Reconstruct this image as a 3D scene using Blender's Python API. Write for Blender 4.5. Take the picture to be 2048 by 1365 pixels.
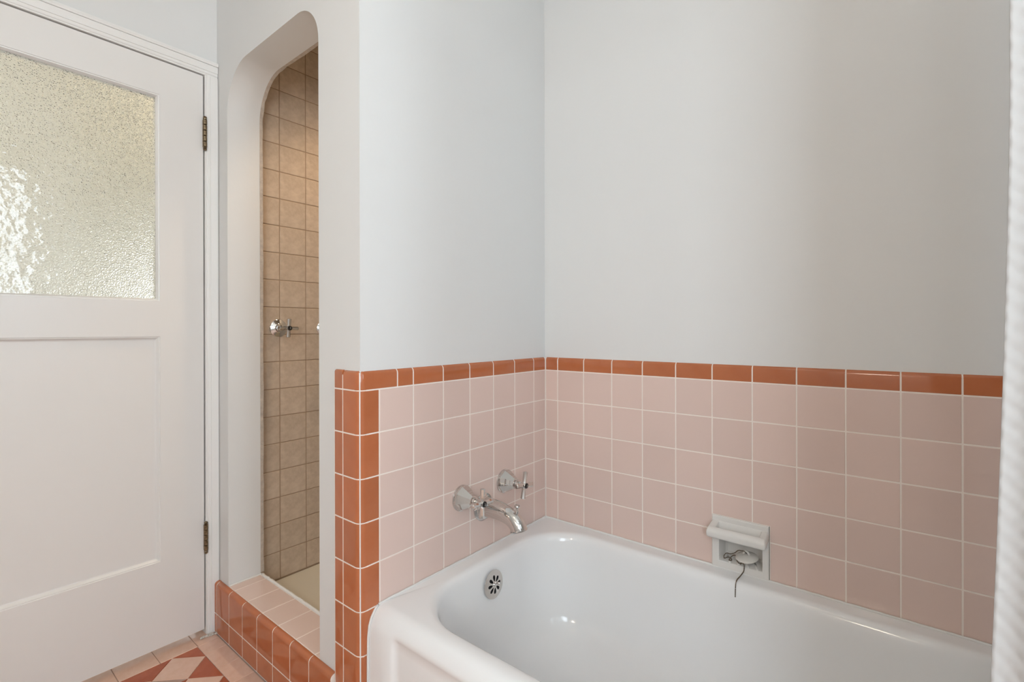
import bpy, bmesh, math, random
from mathutils import Vector, Matrix

random.seed(7)
scene = bpy.context.scene
for o in list(bpy.data.objects):
    bpy.data.objects.remove(o, do_unlink=True)
COL = scene.collection
R = math.radians

# ------------------------------------------------------------------ camera
W_PX = 2048.0
FPX = 971.4969
cam = bpy.data.cameras.new('camera')
cam.sensor_fit = 'HORIZONTAL'
cam.sensor_width = 36.0
cam.lens = FPX * 36.0 / W_PX
cam.shift_x = -15.766 / W_PX
cam.shift_y = -22.324 / W_PX
cam.clip_start = 0.01
camo = bpy.data.objects.new('camera', cam)
COL.objects.link(camo)
YAW, PIT, ROL = 3.8113, -0.00115, -0.00202
fw = Vector((math.cos(PIT) * math.cos(YAW), math.cos(PIT) * math.sin(YAW), math.sin(PIT)))
r0 = Vector((math.sin(YAW), -math.cos(YAW), 0))
u0 = r0.cross(fw)
r1 = math.cos(ROL) * r0 + math.sin(ROL) * u0
u1 = -math.sin(ROL) * r0 + math.cos(ROL) * u0
camo.matrix_world = Matrix(((r1.x, u1.x, -fw.x, 1.47477),
                            (r1.y, u1.y, -fw.y, 1.04711),
                            (r1.z, u1.z, -fw.z, 1.07291),
                            (0, 0, 0, 1)))
scene.camera = camo

# ------------------------------------------------------------------ world and exposure
SKY_STRENGTH = 12.5
world = bpy.data.worlds.new('overcast_sky')
scene.world = world
world.use_nodes = True
bg = world.node_tree.nodes['Background']
bg.inputs[0].default_value = (0.77, 0.895, 1.0, 1)
bg.inputs[1].default_value = SKY_STRENGTH
scene.view_settings.view_transform = 'Standard'
scene.view_settings.look = 'None'
scene.view_settings.gamma = 1.0
scene.view_settings.use_curve_mapping = False
scene.view_settings.exposure = 0.06

# window in the wall behind the camera (x0,x1,z0,z1) and the room's planes
WIN = (0.90, 1.28, 1.00, 2.28)
Y_FRONT = 2.40
Y_END = 1.56               # end of the tub recess
CEIL = 2.55
X_SIDE = 2.45
WIN_FILL = (1.58, 2.38, 0.85, 2.20)      # unseen window added in the side wall to light the long wall (y0, y1, z0, z1)


def portal(name, loc, rot, w, h):
    l = bpy.data.lights.new(name, 'AREA')
    l.shape = 'RECTANGLE'
    l.size, l.size_y = w, h
    l.cycles.is_portal = True
    o = bpy.data.objects.new(name, l)
    o.location = loc
    o.rotation_euler = rot
    COL.objects.link(o)


portal('window_portal', ((WIN[0] + WIN[1]) / 2, Y_FRONT + 0.11, (WIN[2] + WIN[3]) / 2), (R(-90), 0, 0), WIN[1] - WIN[0], WIN[3] - WIN[2])
portal('fill_window_portal', (X_SIDE + 0.11, (WIN_FILL[0] + WIN_FILL[1]) / 2, (WIN_FILL[2] + WIN_FILL[3]) / 2), (0, R(90), 0), WIN_FILL[3] - WIN_FILL[2], WIN_FILL[1] - WIN_FILL[0])


def lamp(name, loc, watts, col, radius):
    l = bpy.data.lights.new(name, 'POINT')
    l.energy = watts
    l.color = col
    l.shadow_soft_size = radius
    o = bpy.data.objects.new(name, l)
    o.location = loc
    COL.objects.link(o)
    return o


lamp('room_top_fill', (1.45, 0.60, 2.36), 2.5, (1.0, 0.84, 0.66), 0.11)  # weak overhead fill, added; no ceiling fixture is known
lamp('warm_side_fill', (2.30, 0.90, 1.55), 13.5, (1.0, 0.85, 0.68), 0.12)  # added warm fill for the right side
sd0 = bpy.data.lights.new('shower_downlight', 'SPOT')
sd0.energy, sd0.color, sd0.shadow_soft_size, sd0.spot_size, sd0.spot_blend = 26.0, (1.0, 0.74, 0.48), 0.04, R(84), 0.5
sdo = bpy.data.objects.new('shower_downlight', sd0)
sdo.location = (0.30, -0.42, 2.46)
COL.objects.link(sdo)
lamp('hall_lamp', (2.05, -1.45, 2.25), 14.0, (1.0, 0.92, 0.81), 0.15)
lamp('hall_warm_fill', (0.55, -2.25, 2.40), 1.0, (1.0, 0.78, 0.48), 0.12)  # added to warm the upper right of the door glass
hw = bpy.data.lights.new('hall_cool_fill', 'AREA')  # added cool fill whitening the door glass low down; the hall has no window
hw.shape = 'RECTANGLE'
hw.size, hw.size_y, hw.energy, hw.color = 0.7, 0.9, 7.0, (0.93, 0.97, 1.0)
hwo = bpy.data.objects.new('hall_cool_fill', hw)
hwo.location = (0.42, -1.9, 1.0)
hwo.rotation_euler = (0, R(-90), 0)
COL.objects.link(hwo)

# ------------------------------------------------------------------ materials
MATS = {}


def mat(name, col, rough=0.5, metal=0.0, spec=0.5, vary=0.0, bump=None, coat=0.0, mottled=None):
    """bump = (scale, strength, distance); vary = per-object value change; mottled = (scale, second colour)"""
    m = bpy.data.materials.new(name)
    m.use_nodes = True
    nt = m.node_tree
    b = nt.nodes['Principled BSDF']
    b.inputs['Base Color'].default_value = (*col, 1)
    b.inputs['Roughness'].default_value = rough
    b.inputs['Metallic'].default_value = metal
    b.inputs['Specular IOR Level'].default_value = spec
    b.inputs['Coat Weight'].default_value = coat
    tc = nt.nodes.new('ShaderNodeTexCoord')
    src = None
    if mottled:
        n = nt.nodes.new('ShaderNodeTexNoise')
        n.inputs['Scale'].default_value = mottled[0]
        n.inputs['Detail'].default_value = 6
        n.inputs['Roughness'].default_value = 0.65
        nt.links.new(tc.outputs['Object'], n.inputs['Vector'])
        ramp = nt.nodes.new('ShaderNodeValToRGB')
        ramp.color_ramp.elements[0].position = 0.35
        ramp.color_ramp.elements[1].position = 0.68
        ramp.color_ramp.elements[0].color = (*col, 1)
        ramp.color_ramp.elements[1].color = (*mottled[1], 1)
        nt.links.new(n.outputs['Fac'], ramp.inputs['Fac'])
        src = ramp.outputs['Color']
    if vary:
        oi = nt.nodes.new('ShaderNodeObjectInfo')
        mr = nt.nodes.new('ShaderNodeMapRange')
        mr.inputs['To Min'].default_value = 1 - vary
        mr.inputs['To Max'].default_value = 1 + vary
        nt.links.new(oi.outputs['Random'], mr.inputs['Value'])
        hs = nt.nodes.new('ShaderNodeHueSaturation')
        hs.inputs['Color'].default_value = (*col, 1)
        if src:
            nt.links.new(src, hs.inputs['Color'])
        nt.links.new(mr.outputs['Result'], hs.inputs['Value'])
        src = hs.outputs['Color']
    if src:
        nt.links.new(src, b.inputs['Base Color'])
    if bump:
        n2 = nt.nodes.new('ShaderNodeTexNoise')
        n2.inputs['Scale'].default_value = bump[0]
        n2.inputs['Detail'].default_value = 4
        nt.links.new(tc.outputs['Object'], n2.inputs['Vector'])
        bp = nt.nodes.new('ShaderNodeBump')
        bp.inputs['Strength'].default_value = bump[1]
        bp.inputs['Distance'].default_value = bump[2]
        nt.links.new(n2.outputs['Fac'], bp.inputs['Height'])
        nt.links.new(bp.outputs['Normal'], b.inputs['Normal'])
    MATS[name] = m
    return m


WALL = mat('wall_paint', (0.755, 0.755, 0.745), 0.55, bump=(28, 0.25, 0.002))
CEILM = mat('ceiling_paint', (0.82, 0.82, 0.80), 0.7)
DOORP = mat('door_gloss_paint', (0.80, 0.785, 0.765), 0.32, bump=(16, 0.18, 0.002))
TRIMP = mat('trim_gloss_paint', (0.84, 0.83, 0.81), 0.30, bump=(30, 0.2, 0.002))
PINK = mat('pink_glaze', (0.745, 0.575, 0.51), 0.16, vary=0.03, bump=(9, 0.10, 0.003))
TERRA = mat('terracotta_glaze', (0.46, 0.140, 0.054), 0.07, vary=0.06, bump=(10, 0.10, 0.003),
            mottled=(9, (0.50, 0.165, 0.070)))
GROUT = mat('grout', (0.88, 0.79, 0.72), 0.85)
FGROUT = mat('floor_grout', (0.42, 0.30, 0.25), 0.9)
FPINK = mat('floor_pink_tile', (0.66, 0.435, 0.335), 0.22, vary=0.06, bump=(12, 0.15, 0.003),
            mottled=(35, (0.71, 0.50, 0.40)))
FTERRA = mat('floor_terracotta_tile', (0.36, 0.085, 0.035), 0.22, vary=0.08, bump=(12, 0.15, 0.003),
             mottled=(14, (0.44, 0.12, 0.055)))
PORC = mat('porcelain_enamel', (0.87, 0.87, 0.87), 0.10, bump=(6, 0.05, 0.004))
CERAM = mat('soap_dish_ceramic', (0.76, 0.735, 0.70), 0.14)
RUBBER = mat('white_rubber', (0.74, 0.71, 0.66), 0.5)
CHROME = mat('chrome', (0.66, 0.65, 0.635), 0.06, metal=1.0)
STEEL = mat('worn_chrome', (0.66, 0.63, 0.60), 0.16, metal=1.0)
BRONZE = mat('aged_brass', (0.30, 0.235, 0.15), 0.32, metal=1.0, mottled=(160, (0.15, 0.11, 0.07)))
CHAINM = mat('tarnished_chain', (0.16, 0.115, 0.075), 0.4, metal=0.9)
BLACK = mat('black_plastic', (0.012, 0.012, 0.013), 0.25)
DARK = mat('hollow_shade', (0.01, 0.01, 0.012), 0.8)
CAULK = mat('caulk', (0.78, 0.765, 0.74), 0.55, bump=(80, 0.5, 0.003))
CHIP = mat('flaking_paint', (0.72, 0.69, 0.63), 0.7, mottled=(90, (0.30, 0.24, 0.19)))
STILE = mat('shower_stone_tile', (0.52, 0.40, 0.295), 0.40, vary=0.05, mottled=(42, (0.64, 0.51, 0.39)),
            bump=(70, 0.15, 0.002))
SGROUT = mat('shower_grout', (0.36, 0.25, 0.165), 0.9)
PAN = mat('shower_pan_acrylic', (0.74, 0.68, 0.56), 0.35)
TEDGE = mat('cut_tile_edge', (0.58, 0.50, 0.42), 0.7, mottled=(60, (0.42, 0.36, 0.31)))
HALLM = mat('hall_paint', (0.74, 0.73, 0.68), 0.6)
HALLF = mat('hall_floor', (0.45, 0.44, 0.40), 0.4)


def glass_obscure(name, rough, vscale, vmul, nscale, strength, dist):
    m = bpy.data.materials.new(name)
    m.use_nodes = True
    nt = m.node_tree
    b = nt.nodes['Principled BSDF']
    b.inputs['Base Color'].default_value = (0.97, 0.97, 0.94, 1)
    b.inputs['Roughness'].default_value = rough
    b.inputs['Transmission Weight'].default_value = 1.0
    b.inputs['IOR'].default_value = 1.5
    tc = nt.nodes.new('ShaderNodeTexCoord')
    v = nt.nodes.new('ShaderNodeTexVoronoi')
    v.feature = 'SMOOTH_F1'
    v.inputs['Scale'].default_value = vscale
    v.inputs['Smoothness'].default_value = 0.7
    n = nt.nodes.new('ShaderNodeTexNoise')
    n.inputs['Scale'].default_value = nscale
    n.inputs['Detail'].default_value = 2
    ad = nt.nodes.new('ShaderNodeMath')
    ad.operation = 'MULTIPLY_ADD'
    ad.inputs[1].default_value = vmul
    nt.links.new(tc.outputs['Object'], v.inputs['Vector'])
    nt.links.new(tc.outputs['Object'], n.inputs['Vector'])
    nt.links.new(v.outputs['Distance'], ad.inputs[0])
    nt.links.new(n.outputs['Fac'], ad.inputs[2])
    bp = nt.nodes.new('ShaderNodeBump')
    bp.inputs['Strength'].default_value = strength
    bp.inputs['Distance'].default_value = dist
    nt.links.new(ad.outputs[0], bp.inputs['Height'])
    nt.links.new(bp.outputs['Normal'], b.inputs['Normal'])
    return m


def glass_clear():
    m = bpy.data.materials.new('window_glass')
    m.use_nodes = True
    nt = m.node_tree
    nt.nodes.remove(nt.nodes['Principled BSDF'])
    out = nt.nodes['Material Output']
    t = nt.nodes.new('ShaderNodeBsdfTransparent')
    g = nt.nodes.new('ShaderNodeBsdfGlossy')
    g.inputs['Roughness'].default_value = 0.02
    mx = nt.nodes.new('ShaderNodeMixShader')
    mx.inputs[0].default_value = 0.06
    nt.links.new(t.outputs[0], mx.inputs[1])
    nt.links.new(g.outputs[0], mx.inputs[2])
    nt.links.new(mx.outputs[0], out.inputs['Surface'])
    return m


def fabric():
    m = bpy.data.materials.new('waffle_fabric')
    m.use_nodes = True
    nt = m.node_tree
    b = nt.nodes['Principled BSDF']
    b.inputs['Base Color'].default_value = (0.53, 0.53, 0.53, 1)
    b.inputs['Roughness'].default_value = 0.85
    b.inputs['Specular IOR Level'].default_value = 0.2
    b.inputs['Sheen Weight'].default_value = 0.2
    b.inputs['Subsurface Weight'].default_value = 0.0
    uv = nt.nodes.new('ShaderNodeUVMap')
    sep = nt.nodes.new('ShaderNodeSeparateXYZ')
    nt.links.new(uv.outputs['UV'], sep.inputs[0])
    outs = []
    for i, (a, c) in enumerate(((1, 1), (1, -1))):
        ma = nt.nodes.new('ShaderNodeMath')
        ma.operation = 'MULTIPLY_ADD'
        ma.inputs[1].default_value = c
        nt.links.new(sep.outputs[1], ma.inputs[0])
        nt.links.new(sep.outputs[0], ma.inputs[2])
        ms = nt.nodes.new('ShaderNodeMath')
        ms.operation = 'MULTIPLY'
        ms.inputs[1].default_value = 2 * math.pi / 0.019
        nt.links.new(ma.outputs[0], ms.inputs[0])
        si = nt.nodes.new('ShaderNodeMath')
        si.operation = 'SINE'
        nt.links.new(ms.outputs[0], si.inputs[0])
        outs.append(si)
    mul = nt.nodes.new('ShaderNodeMath')
    mul.operation = 'ADD'
    nt.links.new(outs[0].outputs[0], mul.inputs[0])
    nt.links.new(outs[1].outputs[0], mul.inputs[1])
    bp = nt.nodes.new('ShaderNodeBump')
    bp.inputs['Strength'].default_value = 0.28
    bp.inputs['Distance'].default_value = 0.0008
    nt.links.new(mul.outputs[0], bp.inputs['Height'])
    nt.links.new(bp.outputs['Normal'], b.inputs['Normal'])
    return m


GLASSF = glass_obscure('rippled_glass_face', 0.03, 150, 0.10, 30, 0.30, 0.004)
GLASSO = glass_obscure('pebbled_glass_back', 0.38, 250, 1.2, 45, 0.75, 0.0034)
GLASSC, FABRIC = glass_clear(), fabric()

# ------------------------------------------------------------------ helpers


def woff(o):
    v = Vector((0, 0, 0))
    while o is not None:
        v += o.location
        o = o.parent
    return v


def tag(o, label=None, cat=None, group=None, kind=None):
    if label:
        o['label'] = label
    if cat:
        o['category'] = cat
    if group:
        o['group'] = group
    if kind:
        o['kind'] = kind
    return o


def link(name, me, loc, parent=None):
    o = bpy.data.objects.new(name, me)
    COL.objects.link(o)
    if parent is not None:
        o.parent = parent
    o.location = Vector(loc) - (woff(parent) if parent is not None else Vector((0, 0, 0)))
    return o


def obj(name, bm, m, parent=None, smooth=False, origin=None, recalc=True):
    """one mesh object from a bmesh in world coordinates; its origin goes to `origin` or the bounds' centre"""
    if recalc:
        bmesh.ops.recalc_face_normals(bm, faces=bm.faces)
    if origin is None:
        lo = Vector([min(v.co[i] for v in bm.verts) for i in range(3)])
        hi = Vector([max(v.co[i] for v in bm.verts) for i in range(3)])
        origin = (lo + hi) / 2
    origin = Vector(origin)
    bmesh.ops.translate(bm, verts=bm.verts, vec=-origin)
    me = bpy.data.meshes.new(name)
    bm.to_mesh(me)
    bm.free()
    me.materials.append(m)
    if smooth:
        for p in me.polygons:
            p.use_smooth = True
        if smooth != 'all':
            me.set_sharp_from_angle(angle=R(smooth))
    return link(name, me, origin, parent)


def empty(name, loc):
    o = bpy.data.objects.new(name, None)
    o.empty_display_size = 0.05
    COL.objects.link(o)
    o.location = loc
    return o


def add_box(bm, lo, hi):
    v = [bm.verts.new((x, y, z)) for x in (lo[0], hi[0]) for y in (lo[1], hi[1]) for z in (lo[2], hi[2])]
    for f in ((0, 1, 3, 2), (4, 6, 7, 5), (0, 4, 5, 1), (2, 3, 7, 6), (0, 2, 6, 4), (1, 5, 7, 3)):
        bm.faces.new([v[i] for i in f])


def boxes(name, lst, m, parent=None, bevel=0.0, segs=2, smooth=False, origin=None):
    bm = bmesh.new()
    for lo, hi in lst:
        add_box(bm, lo, hi)
    if bevel:
        bmesh.ops.bevel(bm, geom=list(bm.edges), offset=bevel, segments=segs, affect='EDGES', profile=0.5)
    return obj(name, bm, m, parent, smooth, origin)


def add_prism(bm, pts, axis, a, b):
    """polygon pts (in the two other axes, in order) extruded along axis from a to b"""
    def mk(p, c):
        l = list(p)
        l.insert(axis, c)
        return bm.verts.new(l)
    A = [mk(p, a) for p in pts]
    B = [mk(p, b) for p in pts]
    bm.faces.new(A)
    bm.faces.new(B[::-1])
    n = len(pts)
    for i in range(n):
        bm.faces.new((A[i], B[i], B[(i + 1) % n], A[(i + 1) % n]))


def frame_of(d):
    d = Vector(d).normalized()
    a = Vector((0, 0, 1)) if abs(d.z) < 0.9 else Vector((1, 0, 0))
    u = a.cross(d).normalized()
    return u, d.cross(u), d


def add_lathe(bm, base, direction, prof, seg=24, rot=0.0):
    """prof = [(distance along the axis, radius)...]"""
    u, v, d = frame_of(direction)
    base = Vector(base)
    rings = []
    for t, r in prof:
        if r < 1e-6:
            rings.append([bm.verts.new(base + d * t)])
        else:
            rings.append([bm.verts.new(base + d * t + (u * math.cos(rot + 2 * math.pi * i / seg) + v * math.sin(rot + 2 * math.pi * i / seg)) * r)
                          for i in range(seg)])
    for A, B in zip(rings, rings[1:]):
        for i in range(seg):
            j = (i + 1) % seg
            if len(A) == 1 and len(B) == 1:
                continue
            if len(A) == 1:
                bm.faces.new((A[0], B[i], B[j]))
            elif len(B) == 1:
                bm.faces.new((A[i], B[0], A[j]))
            else:
                bm.faces.new((A[i], B[i], B[j], A[j]))
    for ring in (rings[0], rings[-1]):
        if len(ring) > 2:
            bm.faces.new(ring)


def lathe(name, base, direction, prof, m, parent, seg=24, smooth=30, rot=0.0):
    bm = bmesh.new()
    add_lathe(bm, base, direction, prof, seg, rot)
    return obj(name, bm, m, parent, smooth)


def add_tube(bm, pts, radii, seg=16, squash=1.0, side=None, caps=True):
    pts = [Vector(p) for p in pts]
    rings = []
    n = len(pts)
    prev = None
    for i, p in enumerate(pts):
        d = (pts[min(i + 1, n - 1)] - pts[max(i - 1, 0)]).normalized()
        if side is not None:
            u = (Vector(side) - d * Vector(side).dot(d)).normalized()
        elif prev is None:
            u = frame_of(d)[0]
        else:
            u = (prev - d * prev.dot(d)).normalized()
        prev = u
        v = d.cross(u)
        rr = radii[i] if hasattr(radii, '__len__') else radii
        rings.append([bm.verts.new(p + (u * math.cos(2 * math.pi * k / seg) * squash + v * math.sin(2 * math.pi * k / seg)) * rr) for k in range(seg)])
    for A, B in zip(rings, rings[1:]):
        for i in range(seg):
            j = (i + 1) % seg
            bm.faces.new((A[i], B[i], B[j], A[j]))
    if caps:
        bm.faces.new(rings[0])
        bm.faces.new(rings[-1])
    return rings


def spline(pts, n):
    """Catmull-Rom through pts"""
    P = [Vector(p) for p in pts]
    P = [P[0] * 2 - P[1]] + P + [P[-1] * 2 - P[-2]]
    out = []
    for i in range(1, len(P) - 2):
        for k in range(n):
            t = k / n
            a, b, c, d = P[i - 1], P[i], P[i + 1], P[i + 2]
            out.append(0.5 * ((2 * b) + (c - a) * t + (2 * a - 5 * b + 4 * c - d) * t * t + (3 * b - a - 3 * c + d) * t ** 3))
    out.append(P[-2])
    return out


# ---- tiles: one object each, mesh data shared between alike tiles
# FRAMES: u along the surface, v the other way, n out of it
FR = {
    'center': (Vector((1, 0, 0)), Vector((0, 0, 1)), Vector((0, 1, 0))),
    'right': (Vector((0, 1, 0)), Vector((0, 0, 1)), Vector((1, 0, 0))),
    'floor': (Vector((1, 0, 0)), Vector((0, 1, 0)), Vector((0, 0, 1))),
}
TCACHE = {}


def tile_mesh(w, h, t, fr, rnd, m):
    """cushion-edged tile w x h x t; rnd = radii of rounded edges (left, right, bottom, top), 0 = small cushion"""
    key = (round(w, 4), round(h, 4), round(t, 4), fr, rnd, m.name)
    if key in TCACHE:
        return TCACHE[key]
    U, V, N = FR[fr]

    def stops(L, r0_, r1_):
        s = []
        for r, sign in ((r0_, 0), (r1_, 1)):
            if r > 0:
                pts = []
                for a in range(5):
                    ang = a * math.pi / 2 / 4
                    pts.append((r - r * math.cos(ang), r - r * math.sin(ang)))  # (distance from edge, drop)
                # at ang 0: distance 0, drop r ; at 90deg: distance r, drop 0
            elif r < 0:           # outer corner: rounded through 45 degrees, its neighbour takes the rest
                q = -r
                pts = [(q * (math.cos(math.pi / 4) - math.cos(math.pi / 4 * (1 + a / 4))), q * (1 - math.sin(math.pi / 4 * (1 + a / 4)))) for a in range(5)]
            else:
                pts = [(0, 0.0009), (0.0012, 0.0)]
            if sign == 0:
                s += [(-L / 2 + d, dr) for d, dr in pts]
            else:
                s += [(L / 2 - d, dr) for d, dr in reversed(pts)]
        return s
    su, sv = stops(w, rnd[0], rnd[1]), stops(h, rnd[2], rnd[3])
    bm = bmesh.new()
    G = [[bm.verts.new(U * a + V * b + N * (t - max(min(da + db, t * 0.98), 0))) for b, db in sv] for a, da in su]
    for i in range(len(su) - 1):
        for j in range(len(sv) - 1):
            bm.faces.new((G[i][j], G[i + 1][j], G[i + 1][j + 1], G[i][j + 1]))
    edge = [G[i][0] for i in range(len(su))] + [G[-1][j] for j in range(1, len(sv))] + \
           [G[i][-1] for i in range(len(su) - 2, -1, -1)] + [G[0][j] for j in range(len(sv) - 2, 0, -1)]
    low = [bm.verts.new(v.co - N * v.co.dot(N)) for v in edge]
    for i in range(len(edge)):
        j = (i + 1) % len(edge)
        bm.faces.new((edge[i], edge[j], low[j], low[i]))
    bm.faces.new(low)
    bmesh.ops.recalc_face_normals(bm, faces=bm.faces)
    me = bpy.data.meshes.new('tile')
    bm.to_mesh(me)
    bm.free()
    me.materials.append(m)
    for p in me.polygons:
        p.use_smooth = p.normal.dot(N) < 0.9999
    me.set_sharp_from_angle(angle=R(30))
    TCACHE[key] = me
    return me


GAP = 0.0027


def tile(fr, u0_, u1_, v0, v1, base, t, m, parent, rnd=(0, 0, 0, 0), name='tile', gap=GAP, tilt=0.0022):
    """tile filling the cell u0..u1 x v0..v1 less its joint, its back at plane `base` along n"""
    w, h = u1_ - u0_ - gap, v1 - v0 - gap
    U, V, N = FR[fr]
    c = U * (u0_ + u1_) / 2 + V * (v0 + v1) / 2 + N * base
    o = link(name, tile_mesh(w, h, t, fr, rnd, m), c, parent)
    if tilt:
        a, b = random.uniform(-tilt, tilt), random.uniform(-tilt, tilt)
        o.rotation_euler = tuple(U * a + V * b)
    return o


def poly_tile(fr, pts, base, t, m, parent, name='tile', shrink=GAP / 2):
    """tile with any convex or L outline pts (u, v)"""
    U, V, N = FR[fr]
    n = len(pts)
    area = sum(pts[i][0] * pts[(i + 1) % n][1] - pts[(i + 1) % n][0] * pts[i][1] for i in range(n))
    P = pts if area > 0 else pts[::-1]

    def inset(d):
        out = []
        for i in range(n):
            p0, p1, p2 = (Vector(P[i - 1]), Vector(P[i]), Vector(P[(i + 1) % n]))
            e0, e1 = (p1 - p0).normalized(), (p2 - p1).normalized()
            n0, n1 = Vector((-e0.y, e0.x)), Vector((-e1.y, e1.x))
            k = 1 + n0.dot(n1)
            out.append(p1 + (n0 + n1) * (d / k))
        return out
    bm = bmesh.new()
    loops = []
    for d, hh in ((shrink, 0), (shrink, t - 0.0008), (shrink + 0.001, t)):
        loops.append([bm.verts.new(U * p.x + V * p.y + N * (base + hh)) for p in inset(d)])
    for A, B in zip(loops, loops[1:]):
        for i in range(n):
            j = (i + 1) % n
            bm.faces.new((A[i], A[j], B[j], B[i]))
    bm.faces.new(loops[0][::-1])
    bm.faces.new(loops[-1])
    return obj(name, bm, m, parent)


def structure(o):
    o['kind'] = 'structure'
    return o


# ------------------------------------------------------------------ the setting
P = 0.1095                    # tile pitch on the tub walls
A0, B0 = 0.0714, 0.0544       # first joints from the inner corner
Z_CAP, Z_T = 0.972, 0.9215    # cap top, cap bottom
ZR = [Z_T - P * k for k in range(6)] + [Z_T - P * k for k in range(6, 9)]
T = 0.006                     # tile thickness
XW = 0.780                    # arched wall face
YD = -0.890                   # door wall face
RIM = 0.377
DISH = (0.6015, 0.7555, 0.3775, 0.5275)   # y0 y1 z0 z1
NICHE = (0.6225, 0.7375, 0.399, 0.507)

wall_right = structure(boxes('wall_right', [
    ((-0.12, -0.90, -0.004), (-T, NICHE[0] - 0.004, CEIL)),
    ((-0.12, NICHE[1] + 0.004, -0.004), (-T, Y_END + 0.10, CEIL)),
    ((-0.12, NICHE[0] - 0.004, -0.004), (-T, NICHE[1] + 0.004, NICHE[2] - 0.004)),
    ((-0.12, NICHE[0] - 0.004, NICHE[3] + 0.004), (-T, NICHE[1] + 0.004, CEIL)),
    ((-0.12, NICHE[0] - 0.004, NICHE[2] - 0.004), (-0.06, NICHE[1] + 0.004, NICHE[3] + 0.004)),
], WALL, origin=(0, 0, 0)))
wall_back = structure(boxes('wall_back', [((-T, -0.07, 0), (0.672, -T, CEIL))], WALL, origin=(0, 0, 0)))

# arched wall: outline in (y, z) with the shower opening as a notch
AY0, AY1, AZ = -0.800, -0.198, 1.976


def arch_pts(grow=0.0, zb=0.0):
    y0, y1, z1 = AY0 - grow, AY1 + grow, AZ + grow
    rl, rr = 0.15 + grow, 0.115 + grow
    p = [(y1, zb)]
    for i in range(13):
        a = i * math.pi / 24
        p.append((y1 - rr + rr * math.cos(a), z1 - rr + rr * math.sin(a)))
    for i in range(13):
        a = math.pi / 2 + i * math.pi / 24
        p.append((y0 + rl + rl * math.cos(a), z1 - rl + rl * math.sin(a)))
    p.append((y0, zb))
    return p


bm = bmesh.new()
outer = [(-0.89, 0.0), (-0.89, CEIL), (-T, CEIL), (-T, 0.0)]
add_prism(bm, outer + arch_pts(), 0, 0.672, XW)
wall_arch = structure(obj('wall_arch', bm, WALL, origin=(0, 0, 0), smooth=40))

# cut tile edge round the inside of the opening
bm = bmesh.new()
inn = arch_pts(0.0, 0.185)
# finer outline with ragged edge
fine = []
for (a, b) in zip(inn, inn[1:]):
    L = math.hypot(b[0] - a[0], b[1] - a[1])
    k = max(1, int(L / 0.035))
    for q in range(k):
        fine.append((a[0] + (b[0] - a[0]) * q / k, a[1] + (b[1] - a[1]) * q / k))
fine.append(inn[-1])
cy, cz = (AY0 + AY1) / 2, 1.2
rows = []
for y, z in fine:
    dv = Vector((cy - y, (cz - z) if z > 1.8 else 0)).normalized()
    j = random.uniform(-0.0008, 0.0022)
    rows.append([bm.verts.new((x, y + dv.x * d, z + dv.y * d)) for x, d in
                 ((0.672, j), (0.661 + random.uniform(-0.0012, 0.0012), j * 1.4), (0.661, -0.05), (0.672, -0.05))])
for A, B in zip(rows, rows[1:]):
    for i in range(4):
        bm.faces.new((A[i], A[(i + 1) % 4], B[(i + 1) % 4], B[i]))
bm.faces.new(rows[0])
bm.faces.new(rows[-1])
obj('cut_tile_edge', bm, TEDGE, wall_arch)

wall_left = structure(boxes('wall_left', [
    ((0.672, YD - 0.11, 0), (0.802, YD, CEIL)),
    ((1.612, YD - 0.11, 0), (X_SIDE, YD, CEIL)),
    ((0.802, YD - 0.11, 1.992), (1.612, YD, CEIL)),
], WALL, origin=(0, 0, 0)))
wall_front = structure(boxes('wall_front', [
    ((0.76, Y_FRONT, 0), (WIN[0], Y_FRONT + 0.1, CEIL)),
    ((WIN[1], Y_FRONT, 0), (X_SIDE, Y_FRONT + 0.1, CEIL)),
    ((WIN[0], Y_FRONT, 0), (WIN[1], Y_FRONT + 0.1, WIN[2])),
    ((WIN[0], Y_FRONT, WIN[3]), (WIN[1], Y_FRONT + 0.1, CEIL)),
], WALL, origin=(0, 0, 0)))
wall_end = structure(boxes('wall_end', [
    ((-T, Y_END, 0), (0.76, Y_END + 0.1, CEIL)),
    ((0.66, Y_END + 0.1, 0), (0.76, Y_FRONT + 0.1, CEIL)),
], WALL, origin=(0, 0, 0)))
wall_side = structure(boxes('wall_side', [
    ((X_SIDE, -0.99, 0), (X_SIDE + 0.1, WIN_FILL[0], CEIL)),
    ((X_SIDE, WIN_FILL[1], 0), (X_SIDE + 0.1, Y_FRONT + 0.1, CEIL)),
    ((X_SIDE, WIN_FILL[0], 0), (X_SIDE + 0.1, WIN_FILL[1], WIN_FILL[2])),
    ((X_SIDE, WIN_FILL[0], WIN_FILL[3]), (X_SIDE + 0.1, WIN_FILL[1], CEIL)),
], WALL, origin=(0, 0, 0)))
structure(boxes('ceiling', [((-0.12, -2.6, CEIL), (X_SIDE + 0.1, Y_FRONT + 0.1, CEIL + 0.1))], CEILM, origin=(0, 0, 0)))
structure(boxes('wall_hall', [
    ((0.35, -2.6, 0), (X_SIDE + 0.1, -2.5, CEIL)),
    ((0.30, -2.6, 0), (0.40, -1.0, CEIL)),
    ((X_SIDE, -2.5, 0), (X_SIDE + 0.1, -1.0, CEIL)),
    ((0.40, -1.0, 0), (0.672, -0.98, CEIL)),
], HALLM, origin=(0, 0, 0)))
structure(boxes('floor_hall', [((0.30, -2.6, -0.1), (X_SIDE + 0.1, -0.99, -0.002))], HALLF, origin=(0, 0, 0)))
floor = structure(boxes('floor', [((-0.12, -0.99, -0.1), (X_SIDE + 0.1, Y_FRONT + 0.1, -0.002))], FGROUT, origin=(0, 0, 0)))

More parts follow.
